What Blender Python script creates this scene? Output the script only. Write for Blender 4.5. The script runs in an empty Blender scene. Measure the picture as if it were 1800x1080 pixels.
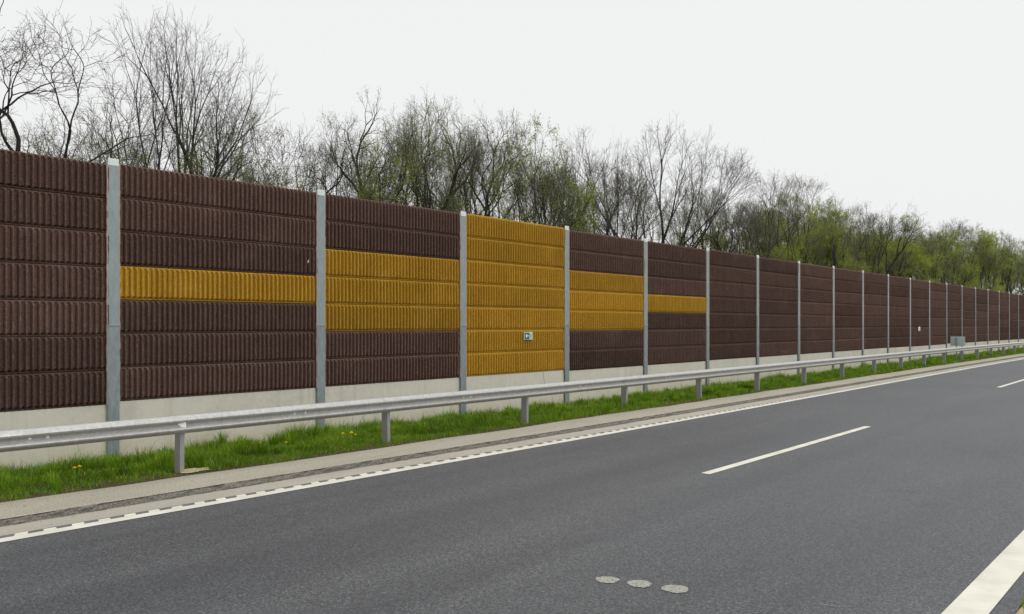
import bpy, math, random
import numpy as np
from mathutils import Vector, Matrix

S = bpy.context.scene
COL = S.collection
R = math.radians
rng = np.random.default_rng(7)
random.seed(7)

# ------------------------------------------------------------------ helpers
def tag(o, label=None, cat=None, group=None, kind=None):
    if label: o['label'] = label
    if cat: o['category'] = cat
    if group: o['group'] = group
    if kind: o['kind'] = kind
    return o

def empty(name, loc, rz=0.0):
    o = bpy.data.objects.new(name, None)
    o.location = loc; o.rotation_euler = (0, 0, rz)
    o.empty_display_size = 0.2
    COL.objects.link(o)
    return o

def link(name, me, parent=None, loc=(0, 0, 0)):
    o = bpy.data.objects.new(name, me)
    COL.objects.link(o)
    o.location = loc
    if parent: o.parent = parent
    return o

def mesh_np(name, V, quads=None, tris=None, mats=(), midx=None, smooth=False):
    """mesh from numpy arrays (quads first, then tris)"""
    V = np.asarray(V, dtype=np.float32).reshape(-1, 3)
    q = np.zeros((0, 4), np.int32) if quads is None else np.asarray(quads, np.int32).reshape(-1, 4)
    t = np.zeros((0, 3), np.int32) if tris is None else np.asarray(tris, np.int32).reshape(-1, 3)
    me = bpy.data.meshes.new(name)
    me.vertices.add(len(V)); me.vertices.foreach_set('co', V.ravel())
    nl = q.size + t.size
    me.loops.add(nl)
    me.loops.foreach_set('vertex_index', np.concatenate([q.ravel(), t.ravel()]).astype(np.int32))
    npoly = len(q) + len(t)
    me.polygons.add(npoly)
    ls = np.concatenate([np.arange(len(q)) * 4, q.size + np.arange(len(t)) * 3]).astype(np.int32)
    me.polygons.foreach_set('loop_start', ls)
    for m in mats: me.materials.append(m)
    if midx is not None: me.polygons.foreach_set('material_index', np.asarray(midx, np.int32))
    me.polygons.foreach_set('use_smooth', np.full(npoly, bool(smooth)))
    me.update(calc_edges=True)
    me.validate()
    return me

class MB:
    """collects boxes, prisms, tubes and grids into one mesh"""
    def __init__(s): s.v = []; s.f = []; s.m = []; s.sm = []
    def add(s, vs, fs, mi=0, smooth=False):
        b = len(s.v); s.v += [tuple(v) for v in vs]
        s.f += [tuple(b + i for i in f) for f in fs]; s.m += [mi] * len(fs); s.sm += [smooth] * len(fs)
    def box(s, x0, x1, y0, y1, z0, z1, mi=0, c=0.0):
        if c <= 0:
            vs = [(x, y, z) for z in (z0, z1) for y in (y0, y1) for x in (x0, x1)]
            s.add(vs, [(0, 2, 3, 1), (4, 5, 7, 6), (0, 1, 5, 4), (2, 6, 7, 3), (0, 4, 6, 2), (1, 3, 7, 5)], mi)
        else:   # chamfered vertical and horizontal edges
            import bmesh
            bm = bmesh.new(); bmesh.ops.create_cube(bm, size=1)
            for v in bm.verts:
                v.co = Vector((x0 + (v.co.x + .5) * (x1 - x0), y0 + (v.co.y + .5) * (y1 - y0), z0 + (v.co.z + .5) * (z1 - z0)))
            bmesh.ops.bevel(bm, geom=bm.edges[:], offset=c, segments=2, affect='EDGES', profile=.5)
            bm.verts.index_update()
            s.add([v.co[:] for v in bm.verts], [tuple(v.index for v in f.verts) for f in bm.faces], mi)
            bm.free()
    def cyl(s, p0, p1, r0, r1=None, n=12, mi=0, cap=True):
        r1 = r0 if r1 is None else r1
        p0 = Vector(p0); p1 = Vector(p1); d = (p1 - p0).normalized()
        a = d.orthogonal().normalized(); b = d.cross(a)
        vs = []
        for p, r in ((p0, r0), (p1, r1)):
            for i in range(n):
                t = 2 * math.pi * i / n
                vs.append(p + (a * math.cos(t) + b * math.sin(t)) * r)
        s.add(vs, [(i, (i + 1) % n, n + (i + 1) % n, n + i) for i in range(n)], mi, True)
        if cap:
            s.add(vs[n:], [tuple(range(n))], mi); s.add(vs[:n], [tuple(reversed(range(n)))], mi)
    def dome(s, c, ax, r, h, n=8, mi=0):
        c = Vector(c); d = Vector(ax).normalized(); a = d.orthogonal().normalized(); b = d.cross(a)
        vs = []; k = 3
        for j in range(k):
            e = j / k * math.pi / 2
            for i in range(n):
                t = 2 * math.pi * i / n
                vs.append(c + (a * math.cos(t) + b * math.sin(t)) * r * math.cos(e) + d * h * math.sin(e))
        vs.append(c + d * h)
        fs = [(j * n + i, j * n + (i + 1) % n, (j + 1) * n + (i + 1) % n, (j + 1) * n + i) for j in range(k - 1) for i in range(n)]
        fs += [((k - 1) * n + i, (k - 1) * n + (i + 1) % n, k * n) for i in range(n)]
        s.add(vs, fs, mi, True)
    def build(s, name, mats):
        me = bpy.data.meshes.new(name); me.from_pydata(s.v, [], s.f)
        for m in (mats if isinstance(mats, (list, tuple)) else [mats]): me.materials.append(m)
        me.polygons.foreach_set('material_index', s.m)
        me.polygons.foreach_set('use_smooth', s.sm)
        me.update()
        return me

def vnoise(x, y, seed=0):
    """cheap value noise in 0..1"""
    x = np.asarray(x, float); y = np.asarray(y, float)
    def h(i, j):
        n = np.sin(i * 127.1 + j * 311.7 + seed * 74.7) * 43758.5453
        return n - np.floor(n)
    i = np.floor(x); j = np.floor(y); u = x - i; v = y - j
    u = u * u * (3 - 2 * u); v = v * v * (3 - 2 * v)
    return (h(i, j) * (1 - u) + h(i + 1, j) * u) * (1 - v) + (h(i, j + 1) * (1 - u) + h(i + 1, j + 1) * u) * v

# ------------------------------------------------------------------ materials
class NT:
    def __init__(s, name):
        s.mat = bpy.data.materials.new(name); s.mat.use_nodes = True
        s.t = s.mat.node_tree; s.N = s.t.nodes; s.L = s.t.links
        s.b = s.N['Principled BSDF']
        s.geo = s.N.new('ShaderNodeNewGeometry')
    def pos(s, scale=(1, 1, 1)):
        m = s.N.new('ShaderNodeMapping'); m.inputs['Scale'].default_value = scale
        s.L.new(s.geo.outputs['Position'], m.inputs['Vector']); return m.outputs[0]
    def noise(s, scale, detail=4, rough=.55, vec=None, dist=0):
        n = s.N.new('ShaderNodeTexNoise'); n.inputs['Scale'].default_value = scale
        n.inputs['Detail'].default_value = detail; n.inputs['Roughness'].default_value = rough
        n.inputs['Distortion'].default_value = dist
        s.L.new(vec if vec is not None else s.geo.outputs['Position'], n.inputs['Vector']); return n.outputs['Fac']
    def vor(s, scale, vec=None, feature='F1', out='Distance'):
        n = s.N.new('ShaderNodeTexVoronoi'); n.feature = feature; n.inputs['Scale'].default_value = scale
        s.L.new(vec if vec is not None else s.geo.outputs['Position'], n.inputs['Vector']); return n.outputs[out]
    def ramp(s, fac, stops, interp='LINEAR'):
        n = s.N.new('ShaderNodeValToRGB'); cr = n.color_ramp; cr.interpolation = interp
        while len(cr.elements) < len(stops): cr.elements.new(.5)
        for e, (p, c) in zip(cr.elements, stops):
            e.position = p; e.color = (*c, 1) if not isinstance(c, (int, float)) else (c, c, c, 1)
        s.L.new(fac, n.inputs[0]); return n.outputs[0]
    def mix(s, fac, a, b, mode='MIX'):
        n = s.N.new('ShaderNodeMix'); n.data_type = 'RGBA'; n.blend_type = mode
        for sock, v in ((n.inputs[0], fac), (n.inputs[6], a), (n.inputs[7], b)):
            if isinstance(v, (int, float)): sock.default_value = v
            elif isinstance(v, (tuple, list)): sock.default_value = (*v, 1)
            else: s.L.new(v, sock)
        return n.outputs[2]
    def math(s, op, a, b=0.0, clamp=False):
        n = s.N.new('ShaderNodeMath'); n.operation = op; n.use_clamp = clamp
        for sock, v in ((n.inputs[0], a), (n.inputs[1], b)):
            if isinstance(v, (int, float)): sock.default_value = v
            else: s.L.new(v, sock)
        return n.outputs[0]
    def bump(s, h, strength, dist):
        n = s.N.new('ShaderNodeBump'); n.inputs['Strength'].default_value = strength; n.inputs['Distance'].default_value = dist
        s.L.new(h, n.inputs['Height']); s.L.new(n.outputs[0], s.b.inputs['Normal'])
    def rand(s):
        n = s.N.new('ShaderNodeObjectInfo'); return n.outputs['Random']
    def sep(s):
        n = s.N.new('ShaderNodeSeparateXYZ'); s.L.new(s.geo.outputs['Position'], n.inputs[0]); return n.outputs
    def attr(s, name):
        n = s.N.new('ShaderNodeAttribute'); n.attribute_name = name; return n.outputs['Fac']
    def set(s, color=None, rough=None, metal=None, spec=None):
        for key, v in (('Base Color', color), ('Roughness', rough), ('Metallic', metal), ('Specular IOR Level', spec)):
            if v is None: continue
            k = s.b.inputs[key]
            if isinstance(v, (int, float)): k.default_value = v
            elif isinstance(v, tuple): k.default_value = (*v, 1)
            else: s.L.new(v, k)
        return s.mat

def m_wood_concrete(name, dark, mid, light, speck):
    n = NT(name)
    big = n.noise(1.3, 3)
    fine = n.noise(70, 5, .7, n.pos((1, 1, .45)))
    base = n.ramp(fine, [(.30, dark), (.52, mid), (.72, light)])
    base = n.mix(n.math('MULTIPLY', n.ramp(n.noise(75, 3, .65, n.pos((1, 1, .45))), [(.57, 0.), (.70, 1.)]), .85), base, speck)
    bloom = n.math('MULTIPLY', n.ramp(n.noise(1.15, 5, .62, None, .4), [(.56, 0.), (.74, .34)]), n.ramp(n.noise(38, 3, .7), [(.35, .3), (.6, 1.)]))
    base = n.mix(bloom, base, tuple(min(1, x * 1.25 + .05) for x in light))
    run = n.ramp(n.noise(2.2, 4, .6, n.pos((5.5, 1, .22))), [(.54, 0.), (.76, .38)])
    base = n.mix(run, base, tuple(x * .62 for x in dark))
    v = n.math('ADD', n.math('MULTIPLY', n.rand(), .42), n.math('MULTIPLY', big, .34))
    v = n.math('ADD', v, .68)
    vm = n.N.new('ShaderNodeVectorMath'); vm.operation = 'SCALE'
    n.L.new(base, vm.inputs[0]); n.L.new(v, vm.inputs['Scale'])
    h = n.math('ADD', n.math('MULTIPLY', fine, .7), n.vor(95))
    n.bump(h, .9, .006)
    return n.set(vm.outputs[0], .92, 0, .18)
M_BROWN = m_wood_concrete('brown_wood_concrete', (.056, .031, .027), (.102, .060, .050), (.157, .098, .078), (.29, .21, .148))
M_OCHRE = m_wood_concrete('ochre_wood_concrete', (.235, .122, .013), (.395, .228, .022), (.53, .315, .038), (.62, .40, .09))

def m_galv(name, c, rough=.5, metal=.35, var=.16, dirt=None):
    n = NT(name)
    sp = n.noise(9, 5, .65, n.pos((3, 3, .8)))
    lo = tuple(x * (1 - var) for x in c); hi = tuple(min(1, x * (1 + var)) for x in c)
    col = n.ramp(sp, [(.3, lo), (.55, c), (.75, hi)])
    if dirt:
        z = n.sep()[2]
        d = n.math('SUBTRACT', 1.0, n.math('MULTIPLY', n.math('SUBTRACT', z, .06), 4.5), True)
        d = n.math('MULTIPLY', d, n.ramp(n.noise(14, 4), [(.3, .2), (.7, .9)]))
        col = n.mix(d, col, dirt)
    n.bump(n.noise(60, 3), .12, .002)
    return n.set(col, n.ramp(n.noise(5, 4), [(.3, rough - .08), (.7, rough + .12)]), metal, .4)
M_POST_UP = m_galv('galvanised_upper_post', (.26, .315, .325), .5, .25)
M_POST_LOW = m_galv('galvanised_lower_post', (.235, .275, .285), .55, .25, .22)
M_CAP = m_galv('pale_zinc_cap', (.62, .70, .67), .6, .05, .06)
M_RAIL = m_galv('galvanised_guard_rail', (.40, .40, .385), .45, .3, .20)
M_RPOST = m_galv('galvanised_rail_post', (.29, .29, .295), .5, .3, .14, (.36, .30, .20))
M_BOLT = m_galv('bright_zinc_bolt', (.82, .82, .80), .4, .1, .05)
M_SIGNBACK = m_galv('sign_back_aluminium', (.40, .47, .46), .5, .2, .08)

def m_concrete(name, c, algae=True):
    n = NT(name)
    a = n.noise(.9, 5, .6); b = n.noise(14, 6, .65)
    lo = tuple(x * .82 for x in c); hi = tuple(min(1, x * 1.1) for x in c)
    col = n.ramp(n.math('ADD', n.math('MULTIPLY', a, .6), n.math('MULTIPLY', b, .4)), [(.32, lo), (.5, c), (.68, hi)])
    streak = n.ramp(n.noise(3.0, 5, .6, n.pos((2.2, 1, .18))), [(.55, 0.), (.75, .35)])
    col = n.mix(streak, col, (.33, .31, .26))
    if algae:
        z = n.sep()[2]
        d = n.math('SUBTRACT', 1.0, n.math('MULTIPLY', n.math('SUBTRACT', z, -.05), 2.4), True)
        d = n.math('MULTIPLY', d, n.ramp(n.noise(2.4, 5), [(.3, .15), (.7, .75)]))
        col = n.mix(d, col, (.50, .44, .25))
    pores = n.ramp(n.vor(34), [(.0, 0.), (.06, 1.)])
    n.bump(n.math('ADD', n.math('MULTIPLY', pores, .6), n.noise(40, 4)), .25, .004)
    return n.set(col, .85, 0, .25)
M_PLINTH = m_concrete('pale_concrete', (.545, .525, .455))
M_SEAL = m_concrete('joint_mortar', (.36, .29, .25), False)

def m_asphalt():
    n = NT('asphalt')
    p = n.sep()
    grain = n.vor(95, None, 'F1', 'Color'); g = n.N.new('ShaderNodeRGBToBW'); n.L.new(grain, g.inputs[0])
    fine = n.noise(150, 4, .7)
    col = n.ramp(n.math('ADD', n.math('MULTIPLY', g.outputs[0], .5), n.math('MULTIPLY', fine, .5)),
                 [(.26, (.012, .013, .015)), (.5, (.046, .048, .053)), (.74, (.118, .120, .124))])
    patch = n.ramp(n.noise(.55, 5, .6, n.pos((.35, 1, 1))), [(.3, .84), (.7, 1.14)])
    col = n.mix(1.0, col, patch, 'MULTIPLY')
    col = n.mix(1.0, col, n.ramp(n.noise(36, 3, .75), [(.3, .52), (.7, 1.48)]), 'MULTIPLY')
    # wheel tracks polished by traffic, running along the carriageway
    tr = n.noise(1.0, 3, .55, n.pos((.012, .95, 1)), .15)
    col = n.mix(1.0, col, n.ramp(tr, [(.32, (.68, .69, .72)), (.68, (1.18, 1.17, 1.14))]), 'MULTIPLY')
    # grit gathered along the outer edge, beyond the marking
    dust = n.math('MULTIPLY', n.math('SUBTRACT', p[1], 8.20), 5.0, True)
    dust = n.math('MULTIPLY', dust, n.ramp(n.noise(9, 4), [(.3, .35), (.7, .75)]))
    col = n.mix(dust, col, (.17, .16, .155))
    oil = n.ramp(n.noise(2.3, 4, .6, n.pos((.5, 1, 1)), .6), [(.62, 0.), (.78, .55)])
    col = n.mix(oil, col, (.028, .028, .030))
    stones = n.ramp(n.vor(24), [(.05, 1.), (.13, 0.)])
    pick = n.ramp(n.noise(11, 2), [(.58, 0.), (.66, 1.)])
    col = n.mix(n.math('MULTIPLY', stones, pick), col, (.38, .37, .34))
    n.bump(n.math('ADD', g.outputs[0], n.math('MULTIPLY', fine, .6)), .55, .006)
    return n.set(col, n.ramp(tr, [(.3, .52), (.7, .64)]), 0, .5)
M_ASPHALT = m_asphalt()

def m_paint():
    n = NT('road_paint')
    col = n.ramp(n.noise(3, 5), [(.3, (.47, .455, .385)), (.7, (.60, .585, .515))])
    wear = n.math('MULTIPLY', n.ramp(n.noise(75, 4, .75), [(.62, 0.), (.72, 1.)]), .55)
    col = n.mix(wear, col, (.22, .22, .21))
    n.bump(n.noise(120, 3), .3, .003)
    return n.set(col, .7, 0, .3)
M_PAINT = m_paint()
def m_oldpaint():
    n = NT('worn_road_paint')
    col = n.ramp(n.noise(100, 5, .75), [(.40, (.09, .09, .088)), (.52, (.29, .285, .245)), (.72, (.46, .45, .385))])
    n.bump(n.noise(110, 3), .5, .004)
    return n.set(col, .8, 0, .3)
M_OLDPAINT = m_oldpaint()

def m_stone(name, lo, mid, hi, sc, dots=True, dotc=(.10, .095, .085)):
    n = NT(name)
    col = n.ramp(n.noise(sc, 6, .72), [(.3, lo), (.5, mid), (.7, hi)])
    col = n.mix(1.0, col, n.ramp(n.noise(1.1, 4, .6, n.pos((.4, 1, 1))), [(.3, .88), (.7, 1.08)]), 'MULTIPLY')
    if dots:
        d = n.math('MULTIPLY', n.ramp(n.vor(8, n.pos((.8, 1.5, 1))), [(.09, 1.), (.17, 0.)]), n.ramp(n.noise(5, 2), [(.50, 0.), (.58, 1.)]))
        col = n.mix(n.math('MULTIPLY', d, .8), col, dotc)
    n.bump(n.math('ADD', n.noise(sc * 1.6, 5, .75), n.vor(60)), .6, .010)
    return n.set(col, .95, 0, .15)
M_SHOULDER = m_stone('compacted_pale_stone', (.19, .172, .138), (.32, .298, .240), (.43, .405, .335), 42)
M_EDGE = m_stone('rough_shoulder_edge', (.08, .075, .068), (.16, .15, .13), (.27, .255, .225), 42, False)
M_GUTTER = m_stone('pale_gutter_strip', (.27, .25, .205), (.34, .32, .27), (.41, .385, .33), 60)
M_SOIL = m_stone('dark_soil', (.030, .022, .013), (.065, .048, .026), (.13, .10, .06), 22, False)
M_FOREST = m_stone('forest_floor', (.03, .024, .014), (.06, .05, .03), (.06, .08, .025), 3, False)
M_SAND = m_stone('sandy_patch', (.28, .21, .13), (.42, .34, .22), (.52, .44, .31), 30, False)

def m_leaf(name, stops, trans=.45):
    n = NT(name)
    col = n.ramp(n.attr('tint'), stops)
    n.set(col, .6, 0, .25)
    tr = n.N.new('ShaderNodeBsdfTranslucent'); n.L.new(col, tr.inputs[0])
    mx = n.N.new('ShaderNodeMixShader'); mx.inputs[0].default_value = trans
    out = n.N['Material Output']
    n.L.new(n.b.outputs[0], mx.inputs[1]); n.L.new(tr.outputs[0], mx.inputs[2]); n.L.new(mx.outputs[0], out.inputs[0])
    return n.mat
M_GRASS = m_leaf('grass_blade', [(0., (.058, .118, .004)), (.4, (.115, .235, .005)), (.75, (.19, .33, .010)), (.93, (.28, .35, .03)), (1., (.36, .32, .13))], .35)
M_LEAF = m_leaf('young_leaf', [(0., (.15, .21, .025)), (.5, (.25, .32, .045)), (1., (.38, .43, .08))], .5)
M_LEAF2 = m_leaf('fuller_leaf', [(0., (.17, .22, .035)), (.5, (.30, .36, .055)), (1., (.45, .50, .10))], .55)
M_BUD = m_leaf('brown_bud', [(0., (.10, .075, .06)), (.6, (.15, .12, .09)), (1., (.19, .19, .09))], .3)
def m_bark(name, lo, mid, hi, green=0):
    n = NT(name)
    col = n.ramp(n.noise(6, 6, .7, n.pos((3, 3, .6))), [(.3, lo), (.5, mid), (.72, hi)])
    if green: col = n.mix(n.math('MULTIPLY', n.ramp(n.noise(1.2, 3), [(.4, 0.), (.65, 1.)]), green), col, (.075, .085, .03))
    n.bump(n.noise(22, 4, .7, n.pos((3, 3, .5))), .5, .02)
    return n.set(col, .9, 0, .15)
M_BARK = m_bark('grey_bark', (.016, .014, .014), (.034, .030, .029), (.065, .060, .056))
M_BARKG = m_bark('mossy_bark', (.016, .015, .012), (.034, .031, .025), (.065, .062, .048), .6)
M_TWIG = m_bark('twig_bark', (.050, .044, .042), (.085, .076, .072), (.13, .118, .11))
def m_plain(name, c, rough=.5, spec=.4, metal=0):
    n = NT(name)
    lo = tuple(x * .9 for x in c); hi = tuple(min(1, x * 1.07) for x in c)
    return n.set(n.ramp(n.noise(25, 4), [(.3, lo), (.7, hi)]), rough, metal, spec)
M_WHITE = m_plain('white_enamel', (.72, .76, .73))
M_GREEN = m_plain('sign_green', (.010, .115, .095))
M_PALEGREEN = m_plain('sign_pale_green', (.52, .66, .60))
M_GREYSIGN = m_plain('sign_rim', (.50, .52, .48))
M_MARK = m_plain('sign_grey_mark', (.10, .22, .20))
M_REFL = m_plain('reflector_white', (.80, .80, .80), .3)
M_DARK = m_plain('dark_steel', (.10, .11, .12), .5)
M_YELLOW = m_plain('dandelion_yellow', (.80, .60, .006), .7)
M_STEM = m_plain('dandelion_stem', (.28, .33, .12), .6)
M_CHIP = m_plain('pale_chip', (.55, .48, .38), .9)
M_CRACK = m_plain('dark_crack', (.09, .08, .07), .95)

# ------------------------------------------------------------------ ground
def gz(x, y):
    """gentle rise of the carriageway into the distance (superelevated bend)"""
    t = np.clip((np.asarray(x, float) - 8) / 40, 0, 1); s = t * t * (3 - 2 * t)
    lat = np.clip((10.6 - np.asarray(y, float)) / 5.6, 0, 1.25)
    return s * (.03 + .115 * lat)

def strip(name, prof, x0, x1, mat, dz=0.0, step=1.0, kind='structure', jitter=None, rise=True):
    """sheet along the road; prof = [(y, z), ...]"""
    n = max(2, int((x1 - x0) / step) + 1)
    xs = np.linspace(x0, x1, n); m = len(prof)
    V = np.zeros((n, m, 3))
    for j, (y, z) in enumerate(prof):
        yy = np.full(n, float(y))
        if jitter and j in jitter: yy = yy + (vnoise(xs * jitter[j][1], xs * 0 + j, 3) - .5) * jitter[j][0]
        V[:, j, 0] = xs; V[:, j, 1] = yy; V[:, j, 2] = z + dz + (gz(xs, yy) if rise else 0)
    idx = np.arange(n * m).reshape(n, m)
    q = np.stack([idx[:-1, :-1], idx[1:, :-1], idx[1:, 1:], idx[:-1, 1:]], -1).reshape(-1, 4)
    o = link(name, mesh_np(name, V, q, None, [mat], smooth=False))
    o['kind'] = kind
    return o

X0, X1 = -14.0, 260.0
g = link('ground', mesh_np('ground', [(-500, -500, -.30), (900, -500, -.30), (900, 900, -.30), (-500, 900, -.30)], [(0, 1, 2, 3)], None, [M_FOREST]))
g['kind'] = 'structure'
strip('road', [(1.06, -.25), (1.07, 0), (4, 0), (8.455, 0), (8.47, -.2)], X0, X1, M_ASPHALT)
strip('gutter', [(8.47, -.004), (8.85, -.004), (8.90, -.20)], X0, X1, M_GUTTER)
# compacted stone shoulder with a rough broken edge towards the road
strip('shoulder_edge', [(8.845, -.02), (8.85, .012), (8.865, .045), (8.885, .066)], X0, 60, M_EDGE, step=.035,
      jitter={1: (.03, 9), 2: (.035, 13), 3: (.06, 6)})
strip('shoulder_edge', [(8.845, -.02), (8.85, .012), (8.865, .045), (8.885, .066)], 60, X1, M_EDGE, step=.5)
strip('shoulder', [(8.87, .062), (8.90, .070), (9.3, .072), (9.62, .070), (9.85, .02)], X0, X1, M_SHOULDER, step=.2, jitter={4: (.05, 2), 3: (.10, 1.3)})
strip('verge_soil', [(9.45, .0), (9.62, .060), (9.95, .066), (10.7, .05), (11.5, -.03), (12.5, -.10)], X0, X1, M_SOIL, step=.3, jitter={1: (.10, 1.5)})
strip('median_ground', [(-60, -.05), (.2, -.02), (.95, .0), (1.055, -.012), (1.058, -.2)], X0, X1, M_SAND, jitter={3: (.04, 2), 2: (.05, 2)}, step=.3)

# ------------------------------------------------------------------ road markings
def marking(name, poly, mat=M_PAINT, z=.004, th=.003):
    n = len(poly)
    top = [(x, y, float(gz(x, y)) + z) for x, y in poly]
    return top
def quad_line(name, segs, mat=M_PAINT, z=.0045):
    V = []; Q = []
    for (xa, xb, ya, yb) in segs:
        k = max(1, int((xb - xa) / 1.0))
        for i in range(k):
            a = xa + (xb - xa) * i / k; b = xa + (xb - xa) * (i + 1) / k
            s = len(V)
            V += [(x, y, float(gz(x, y)) + z) for x, y in ((a, ya), (b, ya), (b, yb), (a, yb))]
            Q.append((s, s + 1, s + 2, s + 3))
    o = link(name, mesh_np(name, V, Q, None, [mat])); o['kind'] = 'structure'
    return o
# profiled edge line: a solid band with raised teeth on its outer side
segs = [(X0, X1, 8.185, 8.335)]
E_ = MB()
x = X0
V = []; Q = []
while x < 110:
    a, b = x, x + .115
    y0, y1 = 8.335, 8.40
    z0 = float(gz(x, 8.4)) + .0045; z1 = z0 + .0035
    j = rng.uniform(-.012, .012)
    P = [(a, y0), (b, y0), (b + .02 + j, y1 + j), (a + .025 + j, y1 + j)]
    s = len(V); V += [(px, py, z1) for px, py in P] + [(px, py, z0 - .004) for px, py in P]
    Q += [(s, s + 1, s + 2, s + 3), (s, s + 4, s + 5, s + 1), (s + 1, s + 5, s + 6, s + 2), (s + 2, s + 6, s + 7, s + 3), (s + 3, s + 7, s + 4, s)]
    x += .25
eb = quad_line('edge_line', segs)
# join the teeth into the same marking
V0 = np.array([v.co[:] for v in eb.data.vertices]); Q0 = np.array([tuple(p.vertices) for p in eb.data.polygons])
eb.data = mesh_np('edge_line', np.concatenate([V0, np.array(V)]), np.concatenate([Q0, np.array(Q) + len(V0)]), None, [M_PAINT])
quad_line('median_edge_line', [(X0, X1, 1.195, 1.435)])
dash = [(-8.3 + 18.2 * i, -8.3 + 6.42 + 18.2 * i) for i in range(0, 9)]
quad_line('lane_dashes', [(a, b, 5.02, 5.145) for a, b in dash])
# three round patches of old paint in the near lane and a thin scratch
def blob(name, cx, cy, rx, ry, mat, z=.0045, n=72, rough=.07):
    V = [(cx, cy, z)]
    for i in range(n):
        t = 2 * math.pi * i / n
        k = 1 + rough * (vnoise(math.cos(t) * 2.5 + cx * 7, math.sin(t) * 2.5 + cy * 7) - .5) * 2 + random.uniform(-.07, .07)
        V.append((cx + rx * k * math.cos(t), cy + ry * k * math.sin(t), z))
    T = [(0, 1 + i, 1 + (i + 1) % n) for i in range(n)]
    o = link(name, mesh_np(name, V, None, T, [mat])); o['kind'] = 'structure'; return o
blob('paint_spot', 5.32, 3.53, .085, .088, M_OLDPAINT)
blob('paint_spot', 5.39, 3.295, .090, .093, M_OLDPAINT)
blob('paint_spot', 5.45, 3.035, .092, .096, M_OLDPAINT)
V = []; Q = []
for i in range(9):
    t = i / 8; px = 5.76 + .055 * t + .012 * math.sin(t * 3); py = 2.16 - .19 * t
    w = .0035 * math.sin(math.pi * (t * .9 + .05)) + .0006
    V += [(px - w, py, .005), (px + w, py, .005)]
Q = [(2 * i, 2 * i + 1, 2 * i + 3, 2 * i + 2) for i in range(8)]
o = link('paint_scratch', mesh_np('paint_scratch', V, Q, None, [M_OLDPAINT])); o['kind'] = 'structure'
# bare sandy patch where a guard rail post was set
o = blob('sandy_patch', 5.62, 9.93, .22, .15, M_SAND, z=.078, rough=.3)

# ------------------------------------------------------------------ noise barrier
PX0, STEP, YW = 5.70, 3.65, 12.20
NB = 24
ordw = ['zeroth', 'first', 'second', 'third', 'fourth', 'fifth', 'sixth', 'seventh', 'eighth', 'ninth', 'tenth', 'eleventh', 'twelfth', 'thirteenth',
        'fourteenth', 'fifteenth', 'sixteenth', 'seventeenth', 'eighteenth', 'nineteenth', 'twentieth', 'twenty-first', 'twenty-second', 'twenty-third', 'twenty-fourth']

def panel_mesh(L=3.56, H=.4895, nr=43):
    p = L / nr
    prof = [(.03, 0), (.44, 0), (.52, .72), (.60, 1), (.80, 1), (.88, .72), (.96, 0)]
    xs = []; k = []
    for i in range(nr):
        for t, d in prof: xs.append(-L / 2 + (i + t) * p); k.append(d)
    xs = np.array([-L / 2] + xs + [L / 2]); k = np.array([0] + k + [0])
    band, r = .014, .050
    rows = [(0, -.012, -.012), (.004, .010, .010), (.020, band, band), (.022, -.05, band), (.026, -.05, r * .8), (.046, -.05, r), (.049, 0, r),
            (.25, 0, r), (.438, 0, r), (.455, .004, r * .75), (.464, band, band + .004), (.478, band, band), (.485, .002, .002), (H, -.02, -.02)]
    rr = np.random.default_rng(3)
    V = np.zeros((len(rows), len(xs), 3))
    for j, (z, a, b) in enumerate(rows):
        d = a + (b - a) * k
        V[j, :, 0] = xs; V[j, :, 1] = -(d + rr.normal(0, .0008, len(xs))); V[j, :, 2] = z
    n, m = len(rows), len(xs)
    idx = np.arange(n * m).reshape(n, m)
    q = np.stack([idx[:-1, :-1], idx[:-1, 1:], idx[1:, 1:], idx[1:, :-1]], -1).reshape(-1, 4)
    bx = MB(); bx.box(-L / 2, L / 2, .036, .13, .001, H - .001)
    V = np.concatenate([V.reshape(-1, 3), np.array(bx.v)])
    q = np.concatenate([q, np.array(bx.f) + n * m])
    return mesh_np('absorber_panel', V, q, None, [M_BROWN])
PANEL = panel_mesh()
b = MB(); b.box(-1.78, 1.78, 0, .14, -.42, .80 - .004, c=.006)
PLINTH = b.build('plinth', [M_PLINTH])
sv = MB()
for i in range(36):
    z = .80 + i * .095
    w = .008 + .008 * random.random()
    sv.box(-w, w, -.004 - .004 * random.random(), .02, z, z + .094)
SEAL = sv.build('joint_seal', [M_SEAL])

def bay_label(k):
    t = {-1: 'all-brown barrier bay at the near end, left of the nearest post',
         0: 'nearest bay with a single ochre stripe between brown panels, cut by the near posts',
         1: 'bay with three ochre rows between brown rows, on the near side of the all-ochre bay',
         2: 'all-ochre barrier bay from top to concrete plinth, with an arrow sign on it',
         3: 'bay with three ochre rows between brown rows, on the far side of the all-ochre bay',
         4: 'smaller looking bay with a single ochre stripe, last with any ochre towards the far end'}
    if k in t: return t[k]
    return f'all-brown barrier bay, {ordw[k-4]} one past the last ochre stripe towards the far end'
def bay_phrase(k):
    t = {-1: 'the near all-brown bay', 0: 'the nearest single-stripe bay', 1: 'the bay before the all-ochre bay', 2: 'the all-ochre bay',
         3: 'the bay past the all-ochre bay', 4: 'the last ochre-striped bay'}
    if k < -1: return 'the near end of the barrier'
    if k in t: return t[k]
    return f'the {ordw[min(k-4, 24)]} brown bay past the ochre'

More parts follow.
